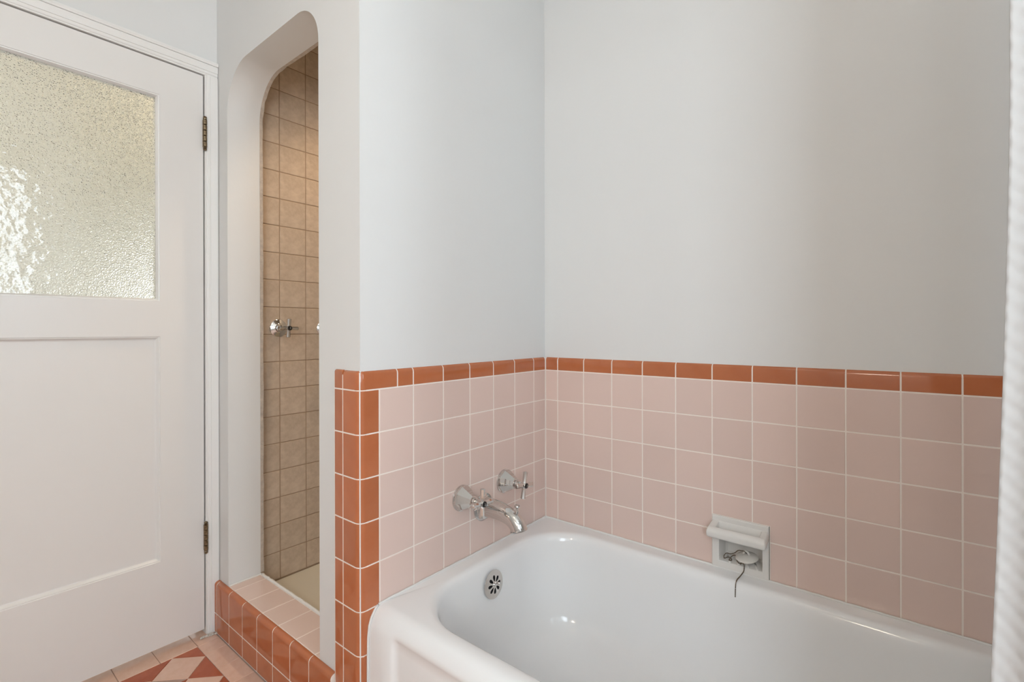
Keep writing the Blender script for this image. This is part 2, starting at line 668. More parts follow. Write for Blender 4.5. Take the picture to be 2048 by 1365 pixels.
# windows behind the camera; the side-wall one is added for its light
def sash(name, a0, a1, z0, z1, put):
    fr = [((a0, 0.02, z0), (a0 + 0.045, 0.07, z1)), ((a1 - 0.045, 0.02, z0), (a1, 0.07, z1)),
          ((a0 + 0.045, 0.02, z0), (a1 - 0.045, 0.07, z0 + 0.05)), ((a0 + 0.045, 0.02, z1 - 0.05), (a1 - 0.045, 0.07, z1)),
          ((a0 + 0.045, 0.025, (z0 + z1) / 2 - 0.02), (a1 - 0.045, 0.065, (z0 + z1) / 2 + 0.02))]
    w = structure(boxes(name, [put(*b) for b in fr], TRIMP, origin=(0, 0, 0)))
    boxes('window_pane', [put((a0 + 0.04, 0.044, z0 + 0.04), (a1 - 0.04, 0.047, z1 - 0.04))], GLASSC, w)
    boxes('window_sill', [put((a0 - 0.03, -0.03, z0 - 0.03), (a1 + 0.03, 0.0, z0))], TRIMP, w, bevel=0.004)


sash('window_1', *WIN, lambda l, h: ((l[0], Y_FRONT + l[1], l[2]), (h[0], Y_FRONT + h[1], h[2])))
sash('fill_window', *WIN_FILL, lambda l, h: ((X_SIDE + l[1], l[0], l[2]), (X_SIDE + h[1], h[0], h[2])))

# ------------------------------------------------------------------ wall tiles
# grout beds (thin, recessed behind the tile faces)
GD = 0.0006


def bed(name, lo, hi, parent):
    return boxes(name, [(lo, hi)], GROUT, parent)


bed('grout_bed', (0.0, -T, 0.05), (0.766, -GD, Z_CAP - 0.0135), wall_back)
bed('grout_bed', (-T, -GD, 0.05), (-GD, DISH[0], Z_CAP - 0.0135), wall_right)
bed('grout_bed', (-T, DISH[1], 0.05), (-GD, 1.555, Z_CAP - 0.0135), wall_right)
bed('grout_bed', (-T, DISH[0], DISH[3]), (-GD, DISH[1], Z_CAP - 0.0135), wall_right)
bed('grout_bed', (-T, DISH[0], 0.05), (-GD, DISH[1], DISH[2] - 0.004), wall_right)

# faucet wall: pink field
xs = [0.0012, A0] + [A0 + P * k for k in range(1, 7)]           # ..., 0.7284
XT = xs[-1]
zrows = [(Z_T - P * (k + 1), Z_T - P * k) for k in range(5)]
for z0, z1 in zrows:
    for a, b in zip(xs, xs[1:]):
        tile('center', a, b, z0, z1, -T, T, PINK, wall_back)
# faucet wall: terracotta edge strip down to the floor, rounded at the outer corner
XC = 0.7872
RB = 0.0185
XG = GAP / 2 - 0.0004     # the rounded edges nearly touch; the corner joint covers the rest
RE = RB * 0.2929          # how far the rounded corner pulls back from the square one
strip_rows = [(max(Z_T - P * (k + 1), 0.001), Z_T - P * k) for k in range(9)]
for z0, z1 in strip_rows:
    tile('center', XT, XC - RE + XG, z0, z1, -0.013, 0.013, TERRA, wall_arch, rnd=(0, -RB, 0, 0), tilt=0.0)
# faucet wall: cap row
caps = [(XC - 0.1156, XC - RE + XG, (0, -RB, 0, 0.0115))]
cx = XC - 0.1156
cuts = [cx] + [x for x in reversed(xs) if x < cx - 0.02]
for b, a in zip(cuts, cuts[1:]):
    caps.append((a, b, (0, 0, 0, 0.0115)))
for a, b, rn in caps:
    own = wall_arch if b > 0.7 else wall_back
    tile('center', a, b, Z_T, Z_CAP, -0.0135, 0.0135, TERRA, own, rnd=rn, name='cap_tile', tilt=0.0)

# arched wall: terracotta return, two columns
cols = [(-0.1135, -0.0725, 0.0045, 0), (-0.0725, -RE + XG, 0, -RB)]
boxes('grout_bed', [((XW, -0.1120, 0.0), (XC - GD, -0.0205, Z_CAP - 0.0135))], GROUT, wall_arch)
bm = bmesh.new()
rg = RB - 0.0011
cxc, cyc = XC - RB, -RB
add_prism(bm, [(0.7655, -0.0060), (0.7655, -GD)] + [(cxc + rg * math.cos(R(90 - 9 * i)), cyc + rg * math.sin(R(90 - 9 * i))) for i in range(11)] + [(XC - GD, -0.0210), (XC - 0.006, -0.0210)], 2, 0.0, Z_CAP - 0.0135)
obj('grout_bed', bm, GROUT, wall_arch)
for (a, b, ra, rb) in cols:
    for z0, z1 in strip_rows:
        tile('right', a, b, z0, z1, XC - 0.013 if rb else XC - 0.007, 0.013 if rb else 0.007, TERRA, wall_arch, rnd=(ra, rb, 0, 0), tilt=0.0)
    tile('right', a, b, Z_T, Z_CAP, XC - 0.013 if rb else XC - 0.007, 0.013 if rb else 0.007, TERRA, wall_arch, rnd=(ra, rb, 0, 0.0115 if rb else 0.0065), name='cap_tile', tilt=0.0)
# joints carried over the rounded top of the cap row
def cap_bed(axis, a, b, parent):
    r = 0.0115
    q = r - 0.0008
    zc = Z_CAP - GAP / 2
    pts = [(-0.0130, zc - 0.0150), (-0.0007, zc - 0.0150)] + [(-r + q * math.cos(R(15 * i)), zc - r + q * math.sin(R(15 * i))) for i in range(7)] + [(-0.0130, zc - 0.0012)]
    bm = bmesh.new()
    if axis == 0:
        add_prism(bm, pts, 0, a, b)
    else:
        add_prism(bm, pts, 1, a, b)
    return obj('grout_bed', bm, GROUT, parent)


cap_bed(0, 0.0, 0.766, wall_back)
cap_bed(1, 0.0, 1.555, wall_right)
# white joint at the outer corner
bm = bmesh.new()
add_tube(bm, [(XC - 0.0068, -0.0068, 0.0), (XC - 0.0068, -0.0068, Z_CAP - 0.006)], 0.0022, 8)
obj('corner_joint', bm, CAULK, wall_arch)

# long wall
ys = [0.0012] + [B0 + P * k for k in range(13)] + [1.555]
for z0, z1 in zrows:
    for k, (a, b) in enumerate(zip(ys, ys[1:])):
        z0_, z1_ = z0, z1
        if a < DISH[1] - 0.02 and b > DISH[0] + 0.02 and z0 < DISH[3] - 0.02:
            if z1 < DISH[3]:                      # bottom row beside the dish
                if b > DISH[1] + 0.02:
                    tile('right', DISH[1] + 0.0005, b, z0, z1, -T, T, PINK, wall_right)
            elif b < DISH[1]:                     # cut short above the dish
                tile('right', a, b, DISH[3], z1, -T, T, PINK, wall_right)
            else:                                 # L-shaped tile round the dish's corner
                poly_tile('right', [(a, DISH[3]), (DISH[1], DISH[3]), (DISH[1], z0), (b, z0), (b, z1), (a, z1)], -T, T, PINK, wall_right)
            continue
        tile('right', a, b, z0, z1, -T, T, PINK, wall_right)
for a, b in zip(ys, ys[1:]):
    tile('right', a, b, Z_T, Z_CAP, -0.0135, 0.0135, TERRA, wall_right, rnd=(0, 0, 0, 0.0115), name='cap_tile', tilt=0.001)
bm = bmesh.new()
add_tube(bm, [(0.0006, 0.0006, RIM), (0.0006, 0.0006, Z_CAP - 0.004)], 0.0016, 6)
obj('corner_joint', bm, GROUT, wall_back)

# ------------------------------------------------------------------ shower interior
SY = -0.850
ws = structure(boxes('wall_shower', [((-T, -0.888, 0.02), (0.6715, SY - 0.0014, CEIL))], SGROUT, origin=(0, 0, 0)))
SP = 0.105
sx = [0.6600, 0.5765, 0.4715, 0.3665, 0.2615, 0.1565, 0.0515, -0.004]
zz = 0.110
while zz < CEIL - 0.06:
    for b, a in zip(sx, sx[1:]):
        tile('center', a, b, zz, zz + SP, SY - 0.0068, 0.0068, STILE, ws, gap=0.0032, tilt=0.004)
    zz += SP
pan = boxes('shower_pan', [((-0.004, SY + 0.001, 0.02), (0.660, -0.0705, 0.106))], PAN)
tag(pan, 'cream shower floor pan behind the pink tiled curb', 'shower pan')

# curb
CX = 0.797
CT = 0.1785
curb = boxes('shower_curb', [((0.664, AY0 + 0.001, 0.0), (0.7795, AY1 - 0.001, CT - 0.0008)),
                             ((0.7805, -0.884, 0.0), (CX - 0.0006, -0.116, CT - 0.0115))], GROUT)
tag(curb, 'low shower curb with terracotta face tiles and pink top tiles under the arch', 'curb')
cy_ = [-0.884, -0.859, -0.7535, -0.648, -0.5425, -0.437, -0.3315, -0.226, -0.1155]
ZC = 0.068
for a, b in zip(cy_, cy_[1:]):
    tile('right', a, b, 0.001, ZC, CX - 0.0075, 0.0075, TERRA, curb, tilt=0.0015)
    tile('right', a, b, ZC, CT + 0.001, CX - 0.0165, 0.0165, TERRA, curb, rnd=(0, 0, 0, 0.0125), tilt=0.0008, name='bullnose_tile')
ty = [AY0 + 0.001, -0.7535, -0.648, -0.5425, -0.437, -0.3315, -0.226, AY1 - 0.001]
for a, b in zip(ty, ty[1:]):
    tile('floor', 0.674, 0.7795, a, b, CT - 0.0065, 0.0065, PINK, curb, name='top_tile', tilt=0.001)
bm = bmesh.new()
zc, rq = CT + 0.001 - GAP / 2, 0.0125 - 0.0007
pr = [(CX - 0.0150, zc - 0.0160), (CX - 0.0006, zc - 0.0160)] + [(CX - 0.0125 + rq * math.cos(R(15 * i)), zc - 0.0125 + rq * math.sin(R(15 * i))) for i in range(7)] + [(CX - 0.0150, zc - 0.0010)]
add_prism(bm, pr, 1, -0.883, -0.1165)
obj('grout_bed', bm, GROUT, curb)
bm = bmesh.new()
pts = []
for i in range(60):
    t = i / 59
    pts.append((0.669 + random.uniform(-0.0012, 0.0012), AY0 + 0.003 + (AY1 - AY0 - 0.006) * t, CT + random.uniform(-0.001, 0.0008)))
add_tube(bm, pts, 0.0055, 8)
pts = [(0.668 + 0.111 * i / 20, AY0 + 0.002 + random.uniform(0, 0.0015), CT + 0.001) for i in range(21)]
add_tube(bm, pts, 0.0032, 6)
obj('caulk_bead', bm, CAULK, curb, smooth='all')


def cross_handle(center, out, arm, rad, tilt, parent, base, label=None, index=True):
    """four-arm cross in the plane across `out`"""
    out = Vector(out)
    c = Vector(center)
    up = Vector((math.sin(tilt), 0, math.cos(tilt)))
    sd = Vector((math.cos(tilt), 0, -math.sin(tilt)))
    bm = bmesh.new()
    add_lathe(bm, c - out * 0.012, out, [(0, 0.0075), (0.003, 0.0095), (0.016, 0.0095), (0.019, 0.0075)], 20)
    hub = obj('handle_hub', bm, CHROME, parent, smooth=35)
    for d in (up, -up, sd, -sd):
        bm = bmesh.new()
        prof = [(0.004, rad * 1.05), (arm * 0.35, rad * 0.88), (arm * 0.80, rad * 1.02), (arm * 0.95, rad * 1.08), (arm, rad * 0.7)]
        add_lathe(bm, c - out * 0.003, d, prof, 8, rot=math.pi / 8)
        obj('handle_arm', bm, CHROME, hub, smooth=25)
    if index:
        ib = lathe('index_button', c + out * 0.006, out, [(0, 0.0086), (0.0022, 0.0083), (0.003, 0.006), (0.003, 0)], BLACK, hub, 20)
        bm = bmesh.new()
        ring = [c + out * 0.0093 + (up * math.sin(a) * 0.0032 + sd * math.cos(a) * 0.0022) for a in [i * math.pi / 6 for i in range(2, 11)]]
        add_tube(bm, ring, 0.0005, 6)
        obj('index_mark', bm, STEEL, parent, smooth='all')
    return hub


def tub_valve(x, z, tilt, label, cr):
    e = empty('tub_valve', (x, 0, z))
    tag(e, label, 'valve', 'tub valves')
    o = Vector((0, 1, 0))
    # round lip, then a faceted bell
    lathe('escutcheon_lip', (x, 0.0003, z), o, [(0, 0.0385), (0.003, 0.0392), (0.0055, 0.0385), (0.0065, 0.036)], CHROME, e, 36)
    lathe('escutcheon_bell', (x, 0.0055, z), o, [(0, 0.0395), (0.006, 0.0375), (0.020, 0.0300), (0.034, 0.0215), (0.043, 0.0165), (0.045, 0.0150)], CHROME, e, 8, smooth=None, rot=cr)
    lathe('packing_nut', (x, 0.050, z), o, [(0, 0.0155), (0.003, 0.0155), (0.004, 0.0115), (0.009, 0.0115), (0.010, 0.0135), (0.013, 0.0135), (0.014, 0.0095), (0.017, 0.0095)], CHROME, e, 24, smooth=30)
    lathe('stem', (x, 0.064, z), o, [(0, 0.0085), (0.004, 0.0105), (0.009, 0.0088), (0.014, 0.0080)], CHROME, e, 8, smooth=None)
    cross_handle((x, 0.088, z + 0.001), o, 0.043, 0.0078, tilt, e, (x, 0, z))
    return e


tub_valve(0.438, 0.5655, -0.05, 'faceted chrome tub valve with cross handle, nearer the terracotta corner, left of spout', R(11))
tub_valve(0.2395, 0.5685, -0.16, 'faceted chrome tub valve with cross handle, right of spout near inner wall corner', R(11))

# spout
SX = 0.343
sp = empty('tub_spout', (SX, 0, 0.512))
tag(sp, 'chrome tub spout with a small diverter knob between the two valves', 'spout')
lathe('spout_flange', (SX, 0.0003, 0.5115), (0, 1, 0), [(0, 0.0425), (0.004, 0.043), (0.007, 0.0405), (0.010, 0.0365), (0.014, 0.0355), (0.017, 0.0320), (0.018, 0.027)], CHROME, sp, 40)
path = spline([(SX, 0.010, 0.5145), (SX, 0.040, 0.5150), (SX, 0.075, 0.5130), (SX, 0.105, 0.5075), (SX, 0.128, 0.4975), (SX, 0.141, 0.4845), (SX, 0.1455, 0.4725)], 5)
n = len(path)
rad = []
for i in range(n):
    t = i / (n - 1)
    rad.append(0.0305 - 0.0045 * min(t / 0.55, 1) + (0.0008 * max(0, (t - 0.75) / 0.25)))
bm = bmesh.new()
add_tube(bm, path, rad, 28, squash=0.92, side=(1, 0, 0), caps=False)
# rolled outlet lip and dark throat
body = obj('spout_body', bm, CHROME, sp, smooth='all')
d = (path[-1] - path[-3]).normalized()
lathe('spout_outlet', path[-1] - d * 0.0035, d, [(0, 0.0255), (0.002, 0.0272), (0.005, 0.0268), (0.0055, 0.0235), (0.001, 0.0215), (0.001, 0)], CHROME, body, 28)
bm = bmesh.new()
pa = [Vector((SX, 0.045 + 0.078 * i / 10, 0)) for i in range(11)]
dk = lathe('diverter_knob', (SX, 0.1375, 0.512), (0, 0.06, 1), [(0, 0.0042), (0.012, 0.0042), (0.0135, 0.0058), (0.017, 0.0058), (0.019, 0.0036), (0.026, 0.0036), (0.029, 0.0075), (0.032, 0.0085), (0.0345, 0.0075), (0.036, 0)], CHROME, sp, 18)
bm.free()


def shower_valve(x, z, label):
    e = empty('shower_valve', (x, SY, z))
    tag(e, label, 'valve', 'shower valves')
    lathe('escutcheon', (x, SY + 0.0002, z), (0, 1, 0), [(0, 0.033), (0.003, 0.0335), (0.006, 0.030), (0.009, 0.021), (0.013, 0.0165), (0.020, 0.0155), (0.022, 0.012)], CHROME, e, 32)
    lathe('stem', (x, SY + 0.020, z), (0, 1, 0), [(0, 0.0115), (0.010, 0.0115), (0.012, 0.0085), (0.030, 0.0085), (0.050, 0.0105), (0.062, 0.0105)], CHROME, e, 16)
    cross_handle((x, SY + 0.086, z), (0, 1, 0), 0.036, 0.0072, -0.06, e, (x, SY, z))
    return e


shower_valve(0.583, 1.079, 'chrome cross-handle valve on the beige tiles inside the shower, fully visible')
shower_valve(0.3935, 1.079, 'chrome cross-handle valve inside the shower, mostly hidden behind the white wall edge')

# ------------------------------------------------------------------ door
DY = -0.885
DX0, DX1, DZ0, DZ1 = 0.826, 1.588, 0.020, 1.966
GX0, GX1, GZ0, GZ1 = 0.953, 1.461, 1.168, 1.853       # glass opening (at the face)
PZ0, PZ1 = 0.305, 1.052
TH = 0.040
door = structure(boxes('door_1', [
    ((DX0, DY - TH, DZ0), (GX0, DY, DZ1)),
    ((GX1, DY - TH, DZ0), (DX1, DY, DZ1)),
], DOORP, origin=(DX0, DY, DZ0)))
boxes('top_rail', [((GX0, DY - TH, GZ1), (GX1, DY, DZ1))], DOORP, door)
boxes('lock_rail', [((GX0, DY - TH, PZ1), (GX1, DY, GZ0))], DOORP, door)
boxes('bottom_rail', [((GX0, DY - TH, DZ0), (GX1, DY, PZ0))], DOORP, door)


def moulding(name, x0, x1, z0, z1, prof, parent, m):
    """mitred moulding round an opening; prof = [(inward, depth below face)...]"""
    bm = bmesh.new()
    loops = []
    for a, dpt in prof:
        loops.append([bm.verts.new((x, DY - dpt, z)) for x, z in ((x0 + a, z0 + a), (x1 - a, z0 + a), (x1 - a, z1 - a), (x0 + a, z1 - a))])
    for A, B in zip(loops, loops[1:]):
        for i in range(4):
            j = (i + 1) % 4
            bm.faces.new((A[i], A[j], B[j], B[i]))
    return obj(name, bm, m, parent)


PROF = [(0, 0.0), (0.0015, 0.002), (0.004, 0.0022), (0.0045, 0.0035), (0.010, 0.0105), (0.0125, 0.0112), (0.0125, 0.022)]
moulding('panel_moulding', GX0, GX1, PZ0, PZ1, PROF, door, DOORP)
boxes('door_panel', [((GX0 + 0.002, DY - 0.030, PZ0 + 0.002), (GX1 - 0.002, DY - 0.0118, PZ1 - 0.002))], DOORP, door)
GPROF = [(0, 0.0), (0.001, 0.0025), (0.004, 0.003), (0.006, 0.0075), (0.0085, 0.0125), (0.0085, 0.03)]
moulding('glazing_bead', GX0, GX1, GZ0, GZ1, GPROF, door, TRIMP)
pane = boxes('glass_pane', [((GX0 + 0.004, DY - 0.0185, GZ0 + 0.004), (GX1 - 0.004, DY - 0.0145, GZ1 - 0.004))], GLASSO, door)
pane['label'] = 'obscure pebbled glass'
pane.data.materials.append(GLASSF)
for p in pane.data.polygons:
    if p.normal.y > 0.5:
        p.material_index = 1


def hinge(z0, z1):
    x, y, r = 0.8235, DY + 0.0100, 0.0066
    h = boxes('hinge', [((DX0 - 0.0005, DY - 0.001, z0 + 0.014), (DX0 + 0.0020, DY + 0.0045, z1 - 0.014)),
                        ((DX0 - 0.0065, DY - 0.001, z0 + 0.011), (DX0 - 0.0045, DY + 0.008, z1 - 0.011))], BRONZE, door)
    a, b = z0 + 0.013, z1 - 0.013
    for k in range(5):
        q0, q1 = a + (b - a) * k / 5, a + (b - a) * (k + 1) / 5
        lathe('knuckle', (x, y, q0 + 0.0005), (0, 0, 1), [(0, r * 0.72), (0.0014, r), (q1 - q0 - 0.0024, r), (q1 - q0 - 0.001, r * 0.72)], BRONZE, h, 16)
    ball = lambda s: [(0, r * 0.85), (0.0022, r * 0.95), (0.003, r * 0.55), (0.0045, r * 0.6), (0.007, r * 0.98), (0.0095, r * 0.8), (0.0115, r * 0.4), (0.012, 0)]
    lathe('finial', (x, y, b + 0.0002), (0, 0, 1), ball(1), BRONZE, h, 16)
    lathe('finial', (x, y, a - 0.0002), (0, 0, -1), ball(-1), BRONZE, h, 16)
    h['label'] = 'aged brass ball-tip hinge'


hinge(1.701, 1.824)
hinge(0.286, 0.402)

# door casing: right leg and head, profiled (distance from the opening, proud of the wall)
CP = [(0.000, -0.095), (0.000, 0.006), (0.001, 0.0085), (0.0055, 0.0085), (0.0065, 0.0105), (0.009, 0.0115), (0.016, 0.0115),
      (0.0165, 0.0135), (0.030, 0.0150), (0.0375, 0.0150), (0.0380, 0.0125), (0.0395, 0.0125), (0.040, 0.0165), (0.046, 0.0190), (0.0525, 0.0175), (0.0535, 0.012), (0.0535, 0.0005)]
OX0, OZ1 = 0.8215, 1.9705
# the head sits on the wall face; the leg is trimmed at the arched wall
trim = None
CW = OX0 - 0.7810
legp = [(min(a, CW), b) for a, b in CP if a < CW] + [(CW, 0.0150), (CW, 0.0005)]
bm = bmesh.new()
# leg
poly = [(OX0 - a, YD + b) for a, b in legp]
back = [(OX0 - 0.018, YD + 0.0005), (OX0 - 0.018, YD - 0.095)]
add_prism(bm, poly + back, 2, 0.0, OZ1)
# head
poly = [(YD + b, OZ1 + a) for a, b in CP]
back = [(YD + 0.0005, OZ1 + 0.018), (YD - 0.095, OZ1 + 0.018)]
add_prism(bm, poly + back, 0, 0.7815, 1.64)
# far leg
poly = [(1.5925 + a, YD + b) for a, b in CP]
back = [(1.5925 + 0.018, YD + 0.0005), (1.5925 + 0.018, YD - 0.095)]
add_prism(bm, poly + back, 2, 0.0, OZ1)
trim = structure(obj('trim_1', bm, TRIMP, origin=(0, 0, 0)))
# flaking paint at the foot of the casing
for i in range(9):
    bm = bmesh.new()
    t = i / 8
    c = Vector((0.843 - 0.046 * t + random.uniform(-0.003, 0.003), -0.868 + random.uniform(0, 0.004) + 0.010 * t * t, 0.003))
    bmesh.ops.create_icosphere(bm, subdivisions=2, radius=0.0052 + random.uniform(-0.0015, 0.0022))
    for v in bm.verts:
        v.co *= random.uniform(0.6, 1.35)
        v.co.z = max(v.co.z * 0.8, -0.003)
    bmesh.ops.translate(bm, verts=bm.verts, vec=c)
    obj('paint_chip', bm, CHIP, trim)

# ------------------------------------------------------------------ floor tiles
F0 = -0.0055
FT = 0.0055
FP = 0.106
FY = -0.829
FX = 0.8655
g = 0.0016


def ft(x0, x1, y0, y1, m=FPINK):
    tile('floor', x0, x1, y0, y1, F0, FT, m, floor, gap=g, tilt=0.0)


# row along the door
ft(0.7985, FX - 0.002, -0.935, FY)
for k in range(8):
    ft(FX - 0.002 + FP * k, FX - 0.002 + FP * (k + 1), -0.935, FY)
# column along the curb
yy = [FY, -0.766, -0.660, -0.554, -0.448, -0.342, -0.236, -0.130]
for a, b in zip(yy, yy[1:]):
    ft(0.7985, FX, a, b)
y = -0.130
ft(0.789, FX, -0.130, -0.003)
y = -0.003
while y < Y_FRONT - 0.05:
    ft(0.774, FX, y, min(y + FP, Y_FRONT - 0.002))
    y += FP
# border of pink diamonds between terracotta triangles
DD = 0.1462
cxd, cyd = FX + DD / 2, FY + DD / 2
n_y, n_x = 21, 8


def dia(cx, cy):
    h = DD / 2
    poly_tile('floor', [(cx - h, cy), (cx, cy - h), (cx + h, cy), (cx, cy + h)], F0, FT, FPINK, floor, 'diamond_tile', shrink=0.0006)


def tri(a, b, c):
    poly_tile('floor', [a, b, c], F0, FT, FTERRA, floor, 'triangle_tile', shrink=0.0006)


h = DD / 2
tri((FX, FY), (FX + h, FY), (FX, FY + h))
for k in range(n_y):
    dia(cxd, cyd + DD * k)
    c = cyd + DD * k
    tri((FX, c), (FX + h, c + h), (FX, c + DD))
    if k > 0:
        tri((FX + DD, c), (FX + DD, c + DD), (FX + h, c + h))
for k in range(n_x):
    c = cxd + DD * k
    if k > 0:
        dia(c, cyd)
    tri((c, FY), (c + DD, FY), (c + h, FY + h))
    if k > 0:
        tri((c, FY + DD), (c + h, FY + h), (c + DD, FY + DD))
tri((FX + DD, FY + DD), (FX + h, FY + DD), (FX + DD, FY + DD * 1.5))
tri((FX + DD, FY + DD), (FX + DD * 1.5, FY + DD), (FX + DD, FY + h))
# the field beyond the border, outside the frame
bm = bmesh.new()
x = FX + DD
while x < X_SIDE - 0.02:
    y = FY + DD
    while y < Y_FRONT - 0.01:
        add_box(bm, (x + 0.0008, y + 0.0008, F0), (min(x + FP, X_SIDE) - 0.0008, min(y + FP, Y_FRONT) - 0.0008, 0.0))
        y += FP
    x += FP
ff = obj('field_tiles', bm, FPINK, floor)
ff['kind'] = 'stuff'

# ------------------------------------------------------------------ bathtub
tub = empty('bathtub', (0.385, 0.76, 0.0))
tag(tub, 'white enamelled built-in bathtub against the pink tiled walls', 'bathtub')


def sst(a, b, x):
    t = max(0.0, min(1.0, (x - a) / (b - a)))
    return t * t * (3 - 2 * t)


TS = sorted(set([0.0] + [i / 36 for i in range(1, 36)] + [0.050, 0.054, 0.058, 0.062, 0.066, 0.070, 0.074, 0.94, 0.945, 0.95, 0.955] + [1.0]))
KC = 12


def loop_pts(x0, x1, y0, y1, r, z):
    p = []
    # four sides, counter-clockwise from (x0+r, y0)
    cor = [((x1 - r, y0 + r), -90), ((x1 - r, y1 - r), 0), ((x0 + r, y1 - r), 90), ((x0 + r, y0 + r), 180)]
    side = [((x0 + r, y0), (x1 - r, y0)), ((x1, y0 + r), (x1, y1 - r)), ((x1 - r, y1), (x0 + r, y1)), ((x0, y1 - r), (x0, y0 + r))]
    for k in range(4):
        (a, b), (c, d_) = side[k]
        for t in TS[:-1]:
            p.append((a + (c - a) * t, b + (d_ - b) * t, z))
        (cx, cy), a0 = cor[k]
        for i in range(KC):
            an = R(a0 + 90 * i / KC)
            p.append((cx + r * math.cos(an), cy + r * math.sin(an), z))
    return p


tx0, ty0, ty1 = 0.0012, 0.0012, 1.556
loops = []
for z, xo in ((0.0, 0.7660), (0.08, 0.7650), (0.16, 0.7642), (0.22, 0.7635), (0.27, 0.7630), (0.306, 0.7625), (0.322, 0.7612), (0.333, 0.7595), (0.341, 0.7570),
              (0.348, 0.7540), (0.356, 0.7500), (0.363, 0.7455), (0.369, 0.7400), (0.3735, 0.7340), (0.3762, 0.7270), (0.3770, 0.7190)):
    L = loop_pts(tx0, xo, ty0, ty1, 0.004, z)
    if xo > 0.7:
        f = 0.011 * (1 - sst(0.318, 0.345, z))
        L = [(x - f * sst(0.078, 0.105, y) * (1 - sst(1.44, 1.47, y)) if x > xo - 0.006 else x, y, zq) for x, y, zq in L]
    loops.append(L)
for z, x0, x1, y0, y1, r in (
        (0.3770, 0.040, 0.712, 0.040, 1.470, 0.185),
        (0.3766, 0.048, 0.703, 0.048, 1.460, 0.180),
        (0.3745, 0.054, 0.697, 0.055, 1.454, 0.177),
        (0.3705, 0.059, 0.692, 0.060, 1.449, 0.174),
        (0.3640, 0.063, 0.688, 0.064, 1.444, 0.172),
        (0.3540, 0.066, 0.685, 0.067, 1.440, 0.170),
        (0.3350, 0.069, 0.682, 0.070, 1.434, 0.169),
        (0.2900, 0.074, 0.678, 0.075, 1.420, 0.167),
        (0.2300, 0.081, 0.672, 0.081, 1.396, 0.165),
        (0.1700, 0.089, 0.665, 0.089, 1.360, 0.162),
        (0.1250, 0.099, 0.655, 0.099, 1.320, 0.158),
        (0.0950, 0.115, 0.640, 0.115, 1.280, 0.150),
        (0.0760, 0.140, 0.615, 0.140, 1.240, 0.140),
        (0.0660, 0.172, 0.583, 0.172, 1.200, 0.125),
        (0.0615, 0.210, 0.545, 0.212, 1.150, 0.105),
        (0.0600, 0.270, 0.485, 0.290, 1.060, 0.060),
        (0.0595, 0.340, 0.415, 0.400, 0.950, 0.020)):
    loops.append(loop_pts(x0, x1, y0, y1, r, z))
bm = bmesh.new()
VL = [[bm.verts.new(p) for p in L] for L in loops]
nn = len(VL[0])
for A, B in zip(VL, VL[1:]):
    for i in range(nn):
        j = (i + 1) % nn
        bm.faces.new((A[i], A[j], B[j], B[i]))
bm.faces.new(VL[-1])
obj('tub_shell', bm, PORC, tub, smooth=50)
# caulk along the walls and up the apron
bm = bmesh.new()
pts = [(0.734, 0.0030, RIM + 0.0005)] + [(0.72 - 0.715 * i / 50, 0.0030, RIM + 0.0012 + random.uniform(-0.0006, 0.0006)) for i in range(51)]
pts += [(0.0030, 0.006 + 1.545 * i / 100, RIM + 0.0012 + random.uniform(-0.0007, 0.0007)) for i in range(101)]
add_tube(bm, pts, 0.0032, 8)
sil = [(0.7655, 0.0), (0.7648, 0.16), (0.764, 0.25), (0.7632, 0.306), (0.760, 0.335), (0.7535, 0.353), (0.7435, 0.368), (0.734, 0.376)]
add_tube(bm, [(x + 0.0012, 0.0020, z) for x, z in sil], 0.0030, 8)
obj('caulk_bead', bm, CAULK, tub, smooth='all')

# overflow plate on the end wall
OXc, OYc, OZc = 0.3815, 0.0785, 0.3065
od = Vector((0.0, 1.0, 0.10)).normalized()
ou = Vector((1, 0, 0))
ov = od.cross(ou) * -1
if ov.z < 0:
    ov = -ov
oc = Vector((OXc, OYc, OZc))


def op(a, b, h):
    return oc + ou * a + ov * b + od * h


bm = bmesh.new()
Ro = 0.0405


def dome(a, b):
    return 0.0055 - 0.0040 * (math.hypot(a, b) / Ro) ** 2


edges = []
outl = [(Ro * math.cos(2 * math.pi * i / 48), Ro * math.sin(2 * math.pi * i / 48)) for i in range(48)]
hl = []
for k in range(8):
    an = R(22.5 * 0 + 45 * k)
    q = []
    for i in range(14):
        t = 2 * math.pi * i / 14
        rr_ = 0.0180 + 0.0090 * math.cos(t)
        w_ = 0.0052 * math.sin(t) * (0.85 + 0.35 * math.cos(t))
        q.append((rr_ * math.cos(an) - w_ * math.sin(an), rr_ * math.sin(an) + w_ * math.cos(an)))
    hl.append(q)
for L in [outl] + hl:
    vs = [bm.verts.new((a, b, 0)) for a, b in L]
    for i in range(len(vs)):
        edges.append(bm.edges.new((vs[i], vs[(i + 1) % len(vs)])))
bmesh.ops.triangle_fill(bm, use_beauty=True, use_dissolve=False, edges=edges)
r_ = bmesh.ops.extrude_face_region(bm, geom=list(bm.faces))
for e_ in r_['geom']:
    if isinstance(e_, bmesh.types.BMVert):
        e_.co.z = 1.0
for v in bm.verts:
    a, b, top = v.co
    v.co = op(a, b, dome(a, b) if top > 0.5 else dome(a, b) - 0.0016)
plate = obj('overflow_plate', bm, STEEL, tub, smooth=30)
plate['label'] = 'round chrome overflow plate with petal-shaped slots'
bm = bmesh.new()
add_lathe(bm, oc - od * 0.001, od, [(0, 0.0345), (0.001, 0.0345)], 32)
obj('hollow_shade_disc', bm, DARK, plate)  # near-black disc painted as the shade behind the slots
lathe('screw', op(0, 0, 0.0045), od, [(0, 0.0055), (0.002, 0.0055), (0.0035, 0.004), (0.004, 0)], CHROME, plate, 16)
